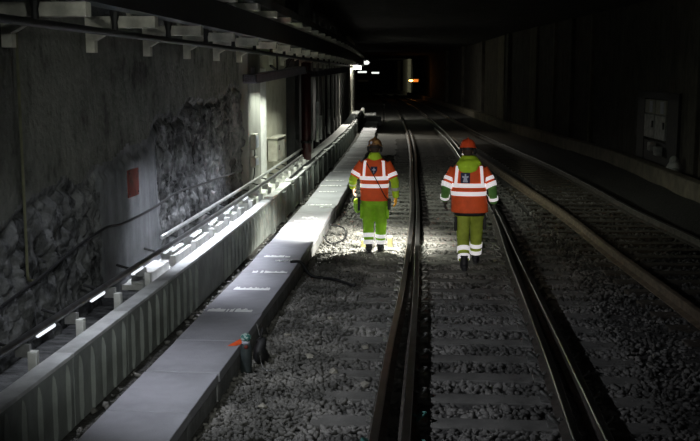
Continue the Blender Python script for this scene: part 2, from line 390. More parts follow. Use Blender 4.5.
stones('ballast_stones', np.concatenate([p[0] for p in parts]), np.concatenate([p[1] for p in parts]), 'stone', 'grey crushed stone ballast filling between the sleepers and rails')
parts = [scatter(-2.9, -2.53, 6.5, 30, 60, .02, .045, z=-.01), ]
stones('rubble', parts[0][0], parts[0][1], 'stone', 'loose dark rubble in the gap between walkway slabs and ribbed parapet')
big = [(-1.25,9.8,.055),(-.95,9.3,.05),(-1.6,10.6,.05),(-.7,10.2,.045),(-1.2,11.4,.05),(-1.45,8.2,.05),(-.62,8.9,.045)]
for q, (x, y, s) in enumerate(big):
    v = variants[q]*s; o = obj('stone', (v.tolist(), [tuple(int(i) for i in t) for t in if_]), M['stonet']); o.location = (x, y, .02)
    tag(o, 'larger pale stone lying on the ballast left of the near track', 'stone', 'larger pale stones on the ballast')

# ------------------------------------------------------------------ walkway of concrete cover slabs
ylist = [5.2, 6.3, 7.39, 8.45, 9.52, 10.69, 11.86, 12.92, 14.07, 15.25, 16.43]
while ylist[-1] < 57: ylist.append(ylist[-1]+1.17)
streaky = {10.69:.75, 11.86:.9, 12.92:.75, 14.07:.5, 16.43:.6}
for i in range(len(ylist)-1):
    y0, y1 = ylist[i], ylist[i+1]; L = y1-y0-.014; dx = random.uniform(-.018,.018); ym = (y0+y1)/2
    if 14.0 < ym < 16.2: dx -= .0
    r = empty('walkway_slab', (-2.225 + c(ym) + dx, y0+.007, .0), ang(ym)+random.uniform(-.006,.006))
    dz = random.uniform(-.006,.006)
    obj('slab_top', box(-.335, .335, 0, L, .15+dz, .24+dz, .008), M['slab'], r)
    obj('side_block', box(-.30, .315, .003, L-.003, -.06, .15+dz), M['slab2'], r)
    if (i % 3 == 1 and y0 > 10) or y0 in streaky or y0 > 17 and i % 2:
        V = []; Fc = []; n = 26; x0 = -.30 + random.uniform(0,.12); x1 = .3-random.uniform(0,.15)
        for q in range(n+1):
            x = x0+(x1-x0)*q/n; w = .1+.09*random.random()**2
            V += [(x, .004, .2425+dz), (x, .006+w, .2425+dz)]
        for q in range(n):
            if random.random() < .93: Fc.append((2*q, 2*q+1, 2*q+3, 2*q+2))
        obj('lime_streak', (V, Fc), M['lime'], r)
    where = 'plain grey' if i % 2 else 'smooth grey'
    tag(r, 'rectangular grey concrete cover slab of the raised walkway beside the ribbed parapet', 'slab', 'concrete slabs of the walkway')
# blobs of lime scattered on slabs
for (x, y) in [(-2.15,19.6),(-2.3,18.1),(-2.1,13.8)]:
    n = 14; pts = [(x+.1*t/n*3-.15+.03*random.random(), y+.12*math.sin(t*.9)*random.random(), .2455) for t in range(n)]
    o = obj('lime_spill', tube(pts, .012, 5, 3), M['lime']); o.scale.z = 1
    tag(o, 'thin white crusty mineral line across the walkway slabs', 'residue', 'white mineral lines on the walkway')

# steps at the end of the walkway
st = empty('steps', (c(58)-2.22, 57.6, 0), ang(58))
for q in range(4): obj('step', box(-.38, .5, q*.45, q*.45+.44, -.05, .28+.05*q, .01), M['slab'], st)
tag(st, 'small pale concrete steps at the far end of the walkway', 'steps')
rl = empty('railing', (c(61)-1.62, 62, 0), ang(61))
for q in range(2): obj('post', tube([(0,q*1.4,0),(0,q*1.4,1.0)], .03, 8, 0), M['galv'], rl)
obj('top_bar', tube([(0,0,1.0),(0,1.4,1.0)], .03, 8, 0), M['galv'], rl)
tag(rl, 'short pale metal railing beside the steps at the walkway end', 'railing')
plat = obj('platform', box(-.75, 0, 0, 8, -.02, .30, .02), M['slab2']); plat.location = (c(64)-1.85, 60.5, 0); plat.rotation_euler = (0,0,ang(70))
tag(plat, 'low pale concrete platform beyond the steps, far down the tunnel', 'platform')

# ------------------------------------------------------------------ ribbed parapet panels
def panel_geo(L, H=.61, rib=True, n=5):
    a = box(-.13, 0, .006, L-.006, -.02, H-.035, .006)
    ribs = []
    if rib:
        for q in range(n):
            yc = L*(q+.5)/n
            V = []; hh = [(0,.02,.017),(.12,.032,.022),(.35,.032,.021),(H-.16,.03,.016),(H-.09,.018,.008),(H-.06,.002,.001)]
            for z, d, w in hh: V += [(0,yc-w*1.6,z),(d,yc-w*.7,z),(d,yc+w*.7,z),(0,yc+w*1.6,z)]
            Fc = [(4*j+k_, 4*j+k_+1, 4*j+k_+5, 4*j+k_+4) for j in range(len(hh)-1) for k_ in range(3)]
            ribs.append((V, Fc))
    return join(a, *ribs)
L = 1.45; y = 4.8; idx = 0
protos = {}
while y < 69:
    smooth_ = 11.9 < y < 13.2
    key = 'plain' if smooth_ else ('piered' if y > 17 else 'ribbed')
    ym = y+L/2; r = empty('parapet_panel', (-2.925 + c(y), y, 0), ang(ym))
    if key not in protos:
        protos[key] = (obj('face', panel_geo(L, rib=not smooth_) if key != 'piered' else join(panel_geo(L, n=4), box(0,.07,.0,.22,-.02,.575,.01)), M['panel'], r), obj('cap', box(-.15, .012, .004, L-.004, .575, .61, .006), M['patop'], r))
    else:
        for q in protos[key]:
            d = q.copy(); C.objects.link(d); d.parent = r
    if key == 'piered' and idx % 2: obj('cap_block', box(-.13,.05,.05,.35,.61,.66,.01), M['white'], r)
    if smooth_: tag(r, 'plain smooth grey parapet panel without ribs, between the ribbed ones', 'parapet panel', 'smooth panels of the trough parapet')
    else: tag(r, 'grey concrete parapet panel with vertical ribs beside the near walkway slabs' if y < 17 else 'grey parapet panel with a protruding pier, on the far stretch by the lit bay', 'parapet panel', 'ribbed panels of the near parapet' if y < 17 else 'piered panels of the far parapet')
    y += L; idx += 1
# trough floor behind parapet
struct(obj('trim_20', sweep([(-.55,.0),(-.55,.36),(-.02,.36),(-.02,.0)], [P3(-3.09, y_, 0) for y_ in ysteps(4, 11.2)]), M['rockwall']))
struct(obj('trim_21', sweep([(-.55,.0),(-.55,.42),(-.02,.42),(-.02,.0)], [P3(-3.09, y_, 0) for y_ in ysteps(11.2, 69)]), M['white']))
# dark cable running on the cap
tag(obj('cable', tube([P3(-3.02, 21, .63)]+[P3(-3.0+.02*math.sin(y_), y_, .65) for y_ in np.arange(23, 62, 2.)], .028, 6, 2), M['black']), 'black cable lying along the top of the far parapet', 'cable')
# service pipe on posts behind the parapet
tag(obj('service_pipe', tube([P3(-3.2, y_, .80) for y_ in np.arange(4.5, 26, 1.5)], .034, 12, 3), M['pipe'], smooth=True), 'long steel service pipe running just behind the parapet along the tunnel wall', 'pipe')
tag(obj('service_pipe', tube([P3(-3.36, y_, .86) for y_ in np.arange(12, 28, 1.5)], .028, 12, 3), M['galv'], smooth=True), 'thinner bright pipe beside the long service pipe, close to the wall', 'pipe')
yb = 5.25; q = 0
while yb < 26:
    r = empty('pipe_support', (c(yb)-3.12, yb, .42), 0)
    obj('block', box(-.035, .035, -.035, .035, -.08, .29, .006), M['white'], r)
    obj('cradle', box(-.14, -.02, -.02, .02, .24, .345, .004), M['galv'], r)
    obj('strut', tube([(-.12,0,.3),(-.36,.02,.36)], .014, 6, 0), M['dark'], r)
    tag(r, 'white block with metal cradle holding the service pipe behind the parapet', 'pipe support', 'white pipe supports behind the parapet')
    yb += 1.06; q += 1
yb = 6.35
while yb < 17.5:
    r = empty('pale_strip', (c(yb)-3.185, yb, .765), ang(yb))
    obj('glint_tube', tube([(0,0,0),(0,.17,0),(0,.34,0)], .02, 8, 0), M['strip'], r, True)  # emissive tube paints a bright glint along the pipe
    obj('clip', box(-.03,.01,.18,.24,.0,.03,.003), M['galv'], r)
    tag(r, 'short glowing strip standing in for a glint under the service pipe behind the parapet', 'glint strip', 'glint strips under the service pipe')
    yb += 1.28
# white cable trough boxes in the brightly lit stretch
for q in range(6):
    yy = 11.2+1.3*q; o = obj('trough_cover', box(-.1,.1,0,.95,0,.12,.01), M['white']); o.location = (c(yy)-3.42, yy, .42); o.rotation_euler = (0,0,ang(yy))
    tag(o, 'white trough cover behind the parapet in the brightly lit stretch', 'trough cover', 'white trough covers behind the parapet')

# wall cables
tag(obj('wall_cable', tube([P3(-3.5, y_, z_) for y_, z_ in [(4.5,.8),(7,.93),(7.88,1.0),(8.6,1.07),(9.4,1.17),(10.3,1.23),(10.9,1.19),(12,1.2),(13.4,1.26),(14.6,1.22),(16.2,1.17),(18.25,1.1)]], .016, 6, 5), M['black']), 'sagging black cable strung along the left tunnel wall above the pipe', 'cable')
vc = [P3(-3.53, 8.3, z_) for z_ in (3.2,2.9,2.4,1.9,1.4,1.12)]+[P3(-3.53,8.36,1.06),P3(-3.52,8.5,1.03)]
tag(obj('conduit', tube(vc, .014, 6, 4), M['cableye']), 'thin yellowish vertical conduit on the left tunnel wall', 'conduit')
ps = obj('paint_mark', box(0,.004,-.03,.05,-.05,.06,.001), M['paintyellow']); ps.location = (-3.6, 7.75, .78); tag(ps, 'small yellow-green paint mark low on the left wall', 'paint mark')
rs = empty('sign', (c(11.4)-3.535, 11.42, 1.6))
obj('plate', box(0,.018,-.2,.2,-.16,.16,.003), M['redsign'], rs)
for sy_, sz_ in ((-.17,.12),(.17,.12),(-.17,-.12),(.17,-.12)): obj('bolt', ell((.02,sy_,sz_),(.006,.012,.012),8,5), M['dark'], rs)
tag(rs, 'small faded red rectangular sign on the rough left wall', 'sign')

# ------------------------------------------------------------------ overhead: brackets, pipe, girder
def bracket(y):
    r = empty('cantilever_arm', (c(y)-3.62, y, 0), ang(y))
    obj('arm', box(0, .74, -.07, .07, 3.33, 3.45, .006), M['beam'], r)
    V = [(0,-.05,3.32),(.3,-.05,3.32),(.09,-.05,3.2),(.09,-.05,3.08),(0,-.05,3.08)]; V += [(x,.05,z) for x,_,z in V]
    obj('knee', (V, [(0,1,2,3,4),(9,8,7,6,5)]+[(k_,(k_+1)%5,(k_+1)%5+5,k_+5) for k_ in range(5)]), M['beam'], r)
    obj('stay', obox((.48,0,3.4),(.3,.0,3.86),.04,.06,(0,1,0)), M['beam'], r)
    obj('hanger', join(loft([(.37,-.22,3.30),(.37,-.22,3.38),(.37,-.22,3.55)],[(.035,.035),(.03,.03),(.07,.05)],8)), M['dark'], r)
    tag(r, 'pale concrete cantilever bracket high on the left wall carrying the overhead pipe', 'bracket', 'pale brackets along the left wall')
    return r
b0 = bracket(8.25)
yb = 6.2; first = True
while yb < 48:
    if abs(yb-8.25) > .1: dup(b0, (c(yb)-3.62, yb, 0), ang(yb))
    yb += 2.05
tag(obj('overhead_pipe', tube([P3(-3.25, y_, 3.27) for y_ in np.arange(4, 66, 3.)], .035, 8, 3), M['black'], smooth=True), 'black pipe running along the wall brackets near the roof', 'pipe')
tag(obj('overhead_girder', sweep([(-.12,3.47),(.08,3.47),(.08,3.84),(-.12,3.84)], [P3(-3.0, y_, 0) for y_ in ysteps(4, 70)]), M['dark']), 'dark steel girder running under the roof beams at upper left', 'girder')
rb0 = None; yb = 6.3
while yb < 62:
    if rb0 is None: rb0 = rbb = obj('roof_beam', box(-.75, .2, -.12, .12, 3.87, 3.98, .008), M['beam'])
    else: rbb = rb0.copy(); C.objects.link(rbb)
    rbb.location = (c(yb)-3.0, yb, 0); rbb.rotation_euler = (0,0,ang(yb))
    tag(rbb, 'pale beam end poking out above the dark overhead girder', 'roof beam', 'pale roof beam ends above the girder'); yb += 1.97
tag(obj('roof_deck', sweep([(-.75,3.99),(.15,3.99),(.15,4.15),(-.75,4.15)], [P3(-3.0, y_, 0) for y_ in ysteps(4, 70)]), M['ceil']), 'dark deck lying on the row of roof beams', 'deck')

# ------------------------------------------------------------------ bay in the left wall
def colm(name, xo, y, w, d, z0, z1, m, label, cat='pillar'):
    r = empty(name, (c(y)+xo, y, z0), ang(y))
    obj('shaft', box(-d, 0, -w/2, w/2, 0, z1-z0, .012), M[m], r)
    obj('foot', box(-d-.0, .03, -w/2-.03, w/2+.03, 0, .12, .008), M[m], r)
    return tag(r, label, cat)
colm('pillar', -3.5, 19.7, 1.5, .25, 0, 5.1, 'post', 'pale grey flat pillar at the near side of the lit bay')
colm('pillar', -3.5, 27.15, 1.0, .3, 0, 5.1, 'dark', 'dark brown column between the cream wall and the red pipe')
colm('pillar', -3.5, 31.1, .7, .2, 0, 5.1, 'post', 'narrow pale pillar just beyond the red pipe')
jb = obj('door_jamb', box(0,.06,-.75,.75,0,3.0,.01), M['white']); jb.location=(c(21.6)-3.72,21.6,0); jb.rotation_euler=(0,0,ang(21.6)); tag(jb, 'bright white panel beside the grey pillar in the lit bay', 'panel')
rp = empty('standpipe', (c(28.7)-3.42, 28.7, 0))
obj('tube', tube([(0,0,0),(0,0,3.2)], .14, 16, 0), M['redpipe'], rp, True)
for z_ in (.9,2.9): obj('collar', tube([(0,0,z_),(0,0,z_+.08)], .17, 16, 0), M['dark'], rp, True)
tag(rp, 'dark red vertical standpipe between the two columns of the left wall', 'pipe')
for yy, z0, z1, r_, lab in [(32.3,.7,2.0,.06,'short white vertical tube beside the narrow pale pillar'),(33.6,.7,1.5,.05,'small pale post in the dark bay'),(37,.7,1.6,.06,'far pale post at the dark bay parapet')]:
    o = obj('tube_post', tube([(0,0,z0),(0,0,(z0+z1)/2),(0,0,z1)], r_, 10, 0), M['white'], smooth=True); o.location = (c(yy)-3.45, yy, 0); tag(o, lab, 'post')
for q, yy in enumerate(np.arange(33, 60, 2.6)):
    o = obj('bay_mullion', join(box(-.05,.05,-.05,.05,0,4.9,.01), box(-.08,.08,-.12,.12,0,.9,.02)), M['post']); o.location=(c(yy)-3.75, yy, 0)
    tag(o, 'slim upright post of the dark bay on the left', 'post', 'slim uprights of the dark bay')
eb = empty('electrical_box', (c(23.3)-3.56, 23.3, .88))
obj('case', box(-.12,.1,-.55,.55,0,.52,.01), M['box'], eb); obj('door', box(.1,.115,-.5,.5,.04,.48,.004), M['box'], eb)
obj('lid', box(-.13,.14,-.6,.6,.52,.55,.005), M['box'], eb); obj('handle', box(.115,.13,-.42,-.38,.25,.37,.003), M['dark'], eb)
tag(eb, 'beige electrical box with sloping lid on the cream wall', 'electrical box')
for yy, z0, h, lab in [(19.25,1.42,.3,'small grey socket box on the pale pillar'),(19.2,1.08,.2,'lower small junction box on the pale pillar')]:
    e_ = empty('junction_box', (c(yy)-3.485, yy, z0)); obj('case', box(0,.1,-.17,.17,0,h,.01), M['box'], e_); obj('cover', box(.1,.112,-.14,.14,.03,h-.03,.004), M['label_w'], e_)
    obj('cable', tube([(.05,0,0),(.04,.03,-.15),(.0,-.05,-.32)], .012, 6, 4), M['black'], e_)
    tag(e_, lab, 'junction box')
# lamp hoods
def luminaire(p0, p1, w, label):
    p0, p1 = Vector(p0), Vector(p1); d = p1-p0; Ln = d.length; r = empty('lamp_fitting', p0); r.rotation_euler = d.to_track_quat('X','Z').to_euler()
    V = [(0,-w/2,-.05),(0,-w*.4,.11),(0,w*.4,.11),(0,w/2,-.05)]; V += [(Ln,y_,z_) for _,y_,z_ in V]
    obj('hood', (V, [(0,1,2,3),(7,6,5,4),(0,4,5,1),(1,5,6,2),(2,6,7,3)]), M['hood'], r)
    for s_ in (-1,1): obj('end_cap', box((0 if s_<0 else Ln-.03),(.03 if s_<0 else Ln),-w/2-.01,w/2+.01,-.02,.12,.005), M['dark'], r)
    obj('tube', tube([(.08,0,.03),(Ln-.08,0,.03)], .018, 8, 0), M['lampdim'], r)
    obj('bracket', obox((Ln*.5,0,.1),(Ln*.5,0,.45),.03,.03,(0,1,0)), M['dark'], r)
    return tag(r, label, 'lamp')
luminaire((-3.52,18.9,2.74),(-3.0,22.4,2.93), .26, 'long dark-hooded fluorescent lamp over the cream bay')
luminaire((-3.65,29.8,2.84),(-3.05,33.5,3.0), .22, 'thin hooded lamp beyond the red pipe')
sg = obj('small_plate', box(0,.01,-.18,.18,-.05,.06,.002), M['label_w']); sg.location=(c(19.4)-3.48,19.4,2.93); tag(sg, 'small pale label plate above the hooded lamp', 'plate')
tag(obj('loose_cable', tube([P3(-3.5,22,3.05),P3(-3.4,23.2,2.92),P3(-3.35,24.4,3.2),P3(-3.4,25.4,3.35)], .03, 6, 5), M['black']), 'loose black cable looping above the hooded lamp', 'cable')

# far lamps
fl = empty('wall_lamp', (c(68)-3.4, 68, 3.35)); obj('housing', box(-.25,.1,-.4,.4,.1,.22,.02), M['hood'], fl); obj('glass', box(-.2,.3,-.42,.3,-.12,.1,.03), M['lampon'], fl)
tag(fl, 'bright white lamp on the left wall far down the tunnel', 'lamp')
fl2 = empty('wall_lamp', (c(74)-3.1, 74, 3.75)); obj('housing', box(-.2,.3,-.3,.3,.1,.2,.02), M['hood'], fl2); obj('glass', ell((.3,-.1,0),(.25,.2,.16),10,6), M['lampdim'], fl2)
tag(fl2, 'fainter round lamp just beyond the bright far lamp', 'lamp')
for q,(y_,x0,x1,z_,m) in enumerate([(100,-7.75,-6.85,3.06,'lampdim'),(100.5,-6.4,-5.65,2.98,'lampdim'),(99,-7.7,-6.6,2.2,'kerb')]):
    o = obj('pale_strip', box(x0,x1,y_,y_+.2,z_,z_+.17,.04), M[m]); tag(o, ['long pale horizontal light strip in the far tunnel','shorter bright light strip at the right end of the far strips','dim lower horizontal strip below the far lights'][q], 'light strip')
ol = empty('signal_lamp', (c(120)+3.2, 118, 2.2)); obj('housing', box(-.25,.25,.1,.4,-.25,.3,.03), M['dark'], ol)
obj('lens', ell((-.1,.05,0),(.26,.1,.12),12,8), M['lampor'], ol); obj('glow_plate', box(.2,.75,.1,.15,-.14,.16,.02), M['lampor2'], ol); obj('bracket', obox((.2,.3,0),(.9,.3,0),.06,.06), M['dark'], ol)
tag(ol, 'small glowing orange lamp on the far right wall', 'lamp')

# cabinets on the right wall
nb = empty('wall_cabinet', (rx(30.6)+c(30.6)-.02, 30.5, 0), ang(30.6)+.01)
obj('frame', join(box(-.10,.02,-2.5,-1.35,.25,2.35,.01), box(-.10,.02,1.35,2.3,.25,2.35,.01), box(-.10,.02,-2.5,2.3,2.15,2.35,.01), box(-.08,.02,-2.5,2.3,.25,.9,.01)), M['dark'], nb)
for q,(a,b_) in enumerate([(-1.25,-.04),(.04,1.25)]):
    d = obj('door', box(-.12,.02,a,b_,.98,1.68,.01), M['cabinet'], nb); obj('handle', box(-.15,-.12,a+.1,a+.2,1.3,1.5,.005), M['dark'], d)
    obj('top_panel', box(-.11,.02,a,b_,1.70,2.12,.01), M['box'], nb); obj('notice', box(-.125,-.11,a+.25,a+.6,1.74,2.08,.002), M['label_w'], nb)
tag(nb, 'pale two-door cabinet in a dark frame on the right tunnel wall', 'cabinet')
for q,(yy,z_) in enumerate([(30.4,.74),(29.6,.66)]):
    o = obj('meter_box', join(box(-.16,.02,-.2,.2,-.12,.14,.02), ell((-.17,0,.02),(.02,.12,.08),10,6)), M['cabinet']); o.location=(rx(yy)+c(yy)-.14, yy, z_)
    tag(o, ['small pale box below the cabinet, farther of two','small pale box below the cabinet, nearer of two'][q], 'box')
o = obj('lumpy_sack', join(ell((0,0,.2),(.2,.32,.24)), ell((-.05,-.25,.12),(.16,.25,.15)), ell((0,.05,.42),(.12,.18,.14))), M['cabinet'], smooth=True); o.location=(rx(27.5)+c(27.5)-.3, 27.3, .15)
tag(o, 'pale crumpled sack at the foot of the right wall below the cabinet', 'sack')

# ------------------------------------------------------------------ small things by the walkway
cn = empty('canister', (-1.80, 9.28, -.01), .2)
obj('body', loft([(0,0,0),(0,0,.02),(0,0,.26),(0,0,.29)], [.052,.056,.056,.045], 16), M['canister'], cn, True)
obj('neck', loft([(0,0,.29),(0,0,.32)], [.04,.04], 16), M['label_w'], cn, True)
obj('cap', ell((0,0,.35),(.055,.055,.045),14,8), M['teal'], cn, True)
obj('badge', ell((0,-.055,.27),(.02,.008,.02),10,6), M['redsign'], cn, True)
tag(cn, 'dark canister with a speckled teal and white cap standing against the walkway side', 'canister')
V = [(-1.91,9.32,.245),(-1.99,9.30,.246),(-1.88,9.68,.247),(-1.87,9.4,.24),(-1.86,9.42,.16),(-1.85,9.62,.2)]
tag(obj('cloth', (V, [(0,1,2),(0,2,3),(3,2,5),(3,5,4)]), M['tag_or']), 'bright orange cloth folded over the walkway edge above the canister', 'cloth')
bg = empty('bag', (-1.72, 9.62, 0))
obj('sack', loft([(0,0,0),(.01,0,.06),(-.01,.01,.14),(.01,.02,.2),(0,.02,.24)], [(.07,.09),(.085,.1),(.06,.085),(.05,.04),(.055,.02)], 14), M['black'], bg, True)
obj('strap', tube([(0,.02,.23),(.02,.04,.34),(-.02,.06,.24)], .008, 6, 5), M['strap'], bg)
tag(bg, 'small black bag on the ballast behind the canister', 'bag')
tag(obj('wire', tube([(-1.86,10.2,.24),(-1.78,9.9,.2),(-1.7,9.5,.08),(-1.62,9.3,.02),(-1.5,9.35,.01)], .005, 5, 5), M['galv']), 'thin grey wire hanging from the slab edge by the black bag', 'wire')
tag(obj('hose', tube([P3(-2.0,13.7,.25),P3(-1.85,13.72,.24),P3(-1.7,13.7,.06),P3(-1.4,13.6,.04),P3(-1.05,13.2,.03)], .022, 8, 5), M['black'], smooth=True), 'black hose from the walkway edge down onto the ballast', 'hose')
tag(obj('hose', tube([P3(-1.82,17.6,.2),P3(-1.6,17.9,.1),P3(-1.5,17.2,.03),P3(-1.7,16.6,.03),P3(-1.85,16.9,.1)], .016, 6, 6), M['black'], smooth=True), 'looped black hose lying by the walkway beside the brown-helmeted worker', 'hose')
for q,(xx,lab) in enumerate([(-1.18,'small yellow block on the ballast at the left of the left worker\'s boots'),(-.735,'small yellow block on the ballast at the right of the left worker\'s boots')]):
    r = empty('marker_block', (xx, 16.5, 0)); h = .12 if q == 0 else .17
    obj('body', box(-.035,.045,-.05,.05,-.01,h,.015), M['yellow'], r); obj('cap', box(-.04,.04,-.04,.04,h,h+.015,.005), M['white'], r)
    tag(r, lab, 'block')

# ------------------------------------------------------------------ people
def remesh(o, v, sm=4):
    m = o.modifiers.new('r', 'REMESH'); m.mode = 'VOXEL'; m.voxel_size = v; m.use_smooth_shade = True
    s = o.modifiers.new('s', 'SMOOTH'); s.factor = .5; s.iterations = sm
def lerp(a, b, t): return tuple(a[i]+(b[i]-a[i])*t for i in range(3))
def hand(w, d, side, curl=.5, infl=0.):
    """w wrist, d direction of the hand; palm faces the body; fingers bend inward/forward"""
    w, d = Vector(w), Vector(d).normalized(); n = Vector((-side,0,0)); n = (n - d*n.dot(d)).normalized()   # palm normal (towards thigh)
    a = d.cross(n).normalized()
    if a.y < 0: a = -a                                        # a: towards thumb (front)
    g = []
    g.append(loft([w-d*.02, w+d*.02, w+d*.06, w+d*.1], [(.024+infl,.02+infl),(.034+infl,.017+infl),(.043+infl,.016+infl),(.041+infl,.013+infl)], 12, xref=tuple(a)))
    for i, (o_, L_) in enumerate([(.033,.072),(.011,.08),(-.011,.074),(-.032,.058)]):
        p = w + d*(.095-.004*abs(i-1)) + a*o_; sp = a*(o_*.22); pts = [p-d*.02]; dd = d.copy()
        pts.append(p)
        for k_, fr in enumerate((.45,.3,.25)):
            t = curl*(.35+.35*k_) + .08*i; q = (d*math.cos(t) + n*math.sin(t) + sp*1.5).normalized(); p = p + q*L_*fr; pts.append(p.copy())
        g.append(loft(pts, [.0095+infl,.0095+infl,.0088+infl,.008+infl,.006+infl*.8], 8, xref=tuple(a)))
    p = w + d*.03 + a*.028; q1 = (d*.6+a*.8+n*.2).normalized(); p2 = p+q1*.04; q2 = (d*.9+a*.35+n*.35).normalized()
    g.append(loft([w+d*.02+a*.01, p, p2, p2+q2*.03, p2+q2*.05], [.013+infl,.0135+infl,.0115+infl,.01+infl,.007+infl], 8, xref=tuple(n)))
    return join(*g)

def make_person(cfg):
    J = cfg['J']; zs = cfg.get('lean', 0)
    TR = cfg['torso']                   # jacket rings (z, cx, cy, rx, ry)
    def ring(z):
        for i in range(len(TR)-1):
            if TR[i][0] <= z <= TR[i+1][0]:
                t = (z-TR[i][0])/(TR[i+1][0]-TR[i][0]); return [TR[i][k]+(TR[i+1][k]-TR[i][k])*t for k in range(1,5)]
        return list(TR[-1][1:]) if z > TR[-1][0] else list(TR[0][1:])
    EX = 2.3
    def surf(z, u, inf):                # u angle; -pi/2 is the back
        cx, cy, rx_, ry_ = ring(z); cu, su = math.cos(u), math.sin(u)
        return (cx+(rx_+inf)*math.copysign(abs(cu)**(2/EX), cu), cy+(ry_+inf)*math.copysign(abs(su)**(2/EX), su), z)
    def backy(x, z, inf):
        cx, cy, rx_, ry_ = ring(z); t = min(.98, abs((x-cx)/rx_)); return (x, cy-(ry_)*(1-t**EX)**(1/EX)-inf, z)
    # --- body: one continuous surface
    H = J['head']; hc = Vector(H); N = Vector(J['neck'])
    g = []
    g.append(loft([(J['pelvis'][0],J['pelvis'][1],.88),(J['pelvis'][0],J['pelvis'][1],.95),(0,0,1.1),(0,0,1.3),(0,0,1.42),tuple(N)],
                  [(.13,.1),(.165,.115),(.14,.1),(.17,.11),(.17,.1),(.065,.06)], 20))
    g.append(loft([N-Vector((0,0,.05)), (N+hc)/2, hc-Vector((0,.01,.02))], [.062,.057,.056], 14))
    yaw = Matrix.Rotation(cfg.get('yaw',0), 3, 'Z') @ Matrix.Rotation(cfg.get('nod',0), 3, 'X')
    def hp(x,y,z): return hc + yaw @ Vector((x,y,z))
    g.append(ell(hc+Vector((0,0,.02)), (.074,.094,.1), 20, 14, yaw))                 # cranium
    g.append(ell(hp(0,.022,-.05), (.056,.068,.068), 16, 10, yaw))                    # jaw
    g.append(ell(hp(0,.075,-.105), (.022,.016,.018), 10, 6, yaw))                    # chin
    g.append(loft([hp(0,.086,.02), hp(0,.1,-.005), hp(0,.108,-.028), hp(0,.092,-.035)], [.008,.01,.015,.01], 8))   # nose
    g.append(ell(hp(0,.088,-.063), (.024,.009,.005), 10, 6, yaw)); g.append(ell(hp(0,.087,-.073), (.021,.009,.006), 10, 6, yaw))  # lips
    for s_ in (-1,1):
        g.append(ell(hp(s_*.076,-.004,-.005), (.009,.02,.032), 10, 8, yaw))          # ears
        g.append(ell(hp(s_*.03,.08,.03), (.022,.012,.006), 10, 6, yaw))              # brows
    for s_, k in ((-1,'L'),(1,'R')):
        S, E, W = Vector(J['sh'+k]), Vector(J['el'+k]), Vector(J['wr'+k])
        g.append(loft([S+Vector((-s_*.06,0,.0)), S, (S+E)/2, E, (E*2+W)/3, (E+W*2)/3, W], [.055,.055,.046,.038,.04,.032,.024], 14))
        g.append(hand(W, Vector(J['hd'+k])-W, s_, cfg['curl'][k]))
        Hh, K, A = Vector(J['hip'+k]), Vector(J['kn'+k]), Vector(J['an'+k])
        g.append(loft([Hh+Vector((0,0,.05)), Hh, (Hh+K)/2, K, K+(A-K)*.3, K+(A-K)*.7, A], [.08,.09,.078,.056,.058,.042,.036], 16))
        fd = Vector(cfg['foot'+k])
        g.append(loft([A-fd*.05-Vector((0,0,.04)), A+fd*.03-Vector((0,0,.05)), A+fd*.12-Vector((0,0,.065)), A+fd*.18-Vector((0,0,.07))], [(.034,.04),(.038,.038),(.042,.022),(.03,.015)], 12))
    body = obj('person', join(*g), M['skin'], smooth=True); remesh(body, .007, 2)
    ch = lambda name, vf, m, sm=True: obj(name, vf, M[m], body, sm)
    for s_ in (-1,1):
        e_ = ch('eye', ell(hp(s_*.03,.084,.012), (.014,.012,.012), 10, 8), 'eye'); obj('iris', ell(hp(s_*.03,.0945,.012), (.0055,.004,.0055), 8, 6), M['navy'], e_, True)
    ch('hair', join(ell(hp(0,-.014,.02), (.083,.094,.09), 18, 12, yaw), ell(hp(0,-.055,-.04), (.062,.042,.05), 14, 8, yaw)), 'hair')
    # --- helmet
    hb = []
    n = 28; V = []; Fc = []
    rows = [(0,.128,.150),(.012,.118,.142),(.03,.113,.137),(.06,.108,.13),(.09,.094,.113),(.115,.07,.085),(.13,.04,.048),(.136,.006,.006)]
    for (z_, a_, b_) in rows:
        for k_ in range(n):
            t = 2*PI*k_/n; peak = 1.0 + (.22*max(0, math.sin(t))**3 if z_ < .01 else 0)
            V.append(tuple(hp(a_*math.cos(t), b_*math.sin(t)*peak-.005, .035+z_)))
    for j in range(len(rows)-1):
        for k_ in range(n): Fc.append((j*n+k_, j*n+(k_+1)%n, (j+1)*n+(k_+1)%n, (j+1)*n+k_))
    Fc.append(tuple(range((len(rows)-1)*n, len(rows)*n)))
    hm = ch('helmet', (V, Fc), cfg['helmet'])
    so = hm.modifiers.new('s','SOLIDIFY'); so.thickness = .004
    rd = obj('ridge', tube([hp(0,-.135,.09),hp(0,-.09,.155),hp(0,-.02,.176),hp(0,.06,.165),hp(0,.12,.11)], .014, 8, 5), M[cfg['helmet']], hm, True)
    obj('head_strap', loft([hp(0,0,.022),hp(0,0,.04)], [(.098,.12),(.1,.122)], 24, flat_t=(0,0,1)), M['strap'], hm)
    obj('headlamp', box(-.03,.03,.135,.17,.055,.1,.006), M['dark'], hm).location = hc
    if cfg.get('sticker'):
        obj('sticker', join(ell(hp(-.104,-.03,.08),(.012,.045,.045),10,8), ell(hp(-.06,-.12,.07),(.022,.012,.03),10,8)), M['label_w'], hm, True)
    for s_ in (-1,1): obj('ear_muff', ell(hp(s_*.1,0,-.005),(.026,.04,.05),12,8), M['strap'], hm, True)
    # --- trousers
    tg = [loft([(J['pelvis'][0],J['pelvis'][1],.80),(J['pelvis'][0],J['pelvis'][1],.88),(J['pelvis'][0]*.6,J['pelvis'][1]*.6,1.0),(0,0,1.06)], [(.15,.12),(.2,.15),(.195,.14),(.18,.13)], 22)]
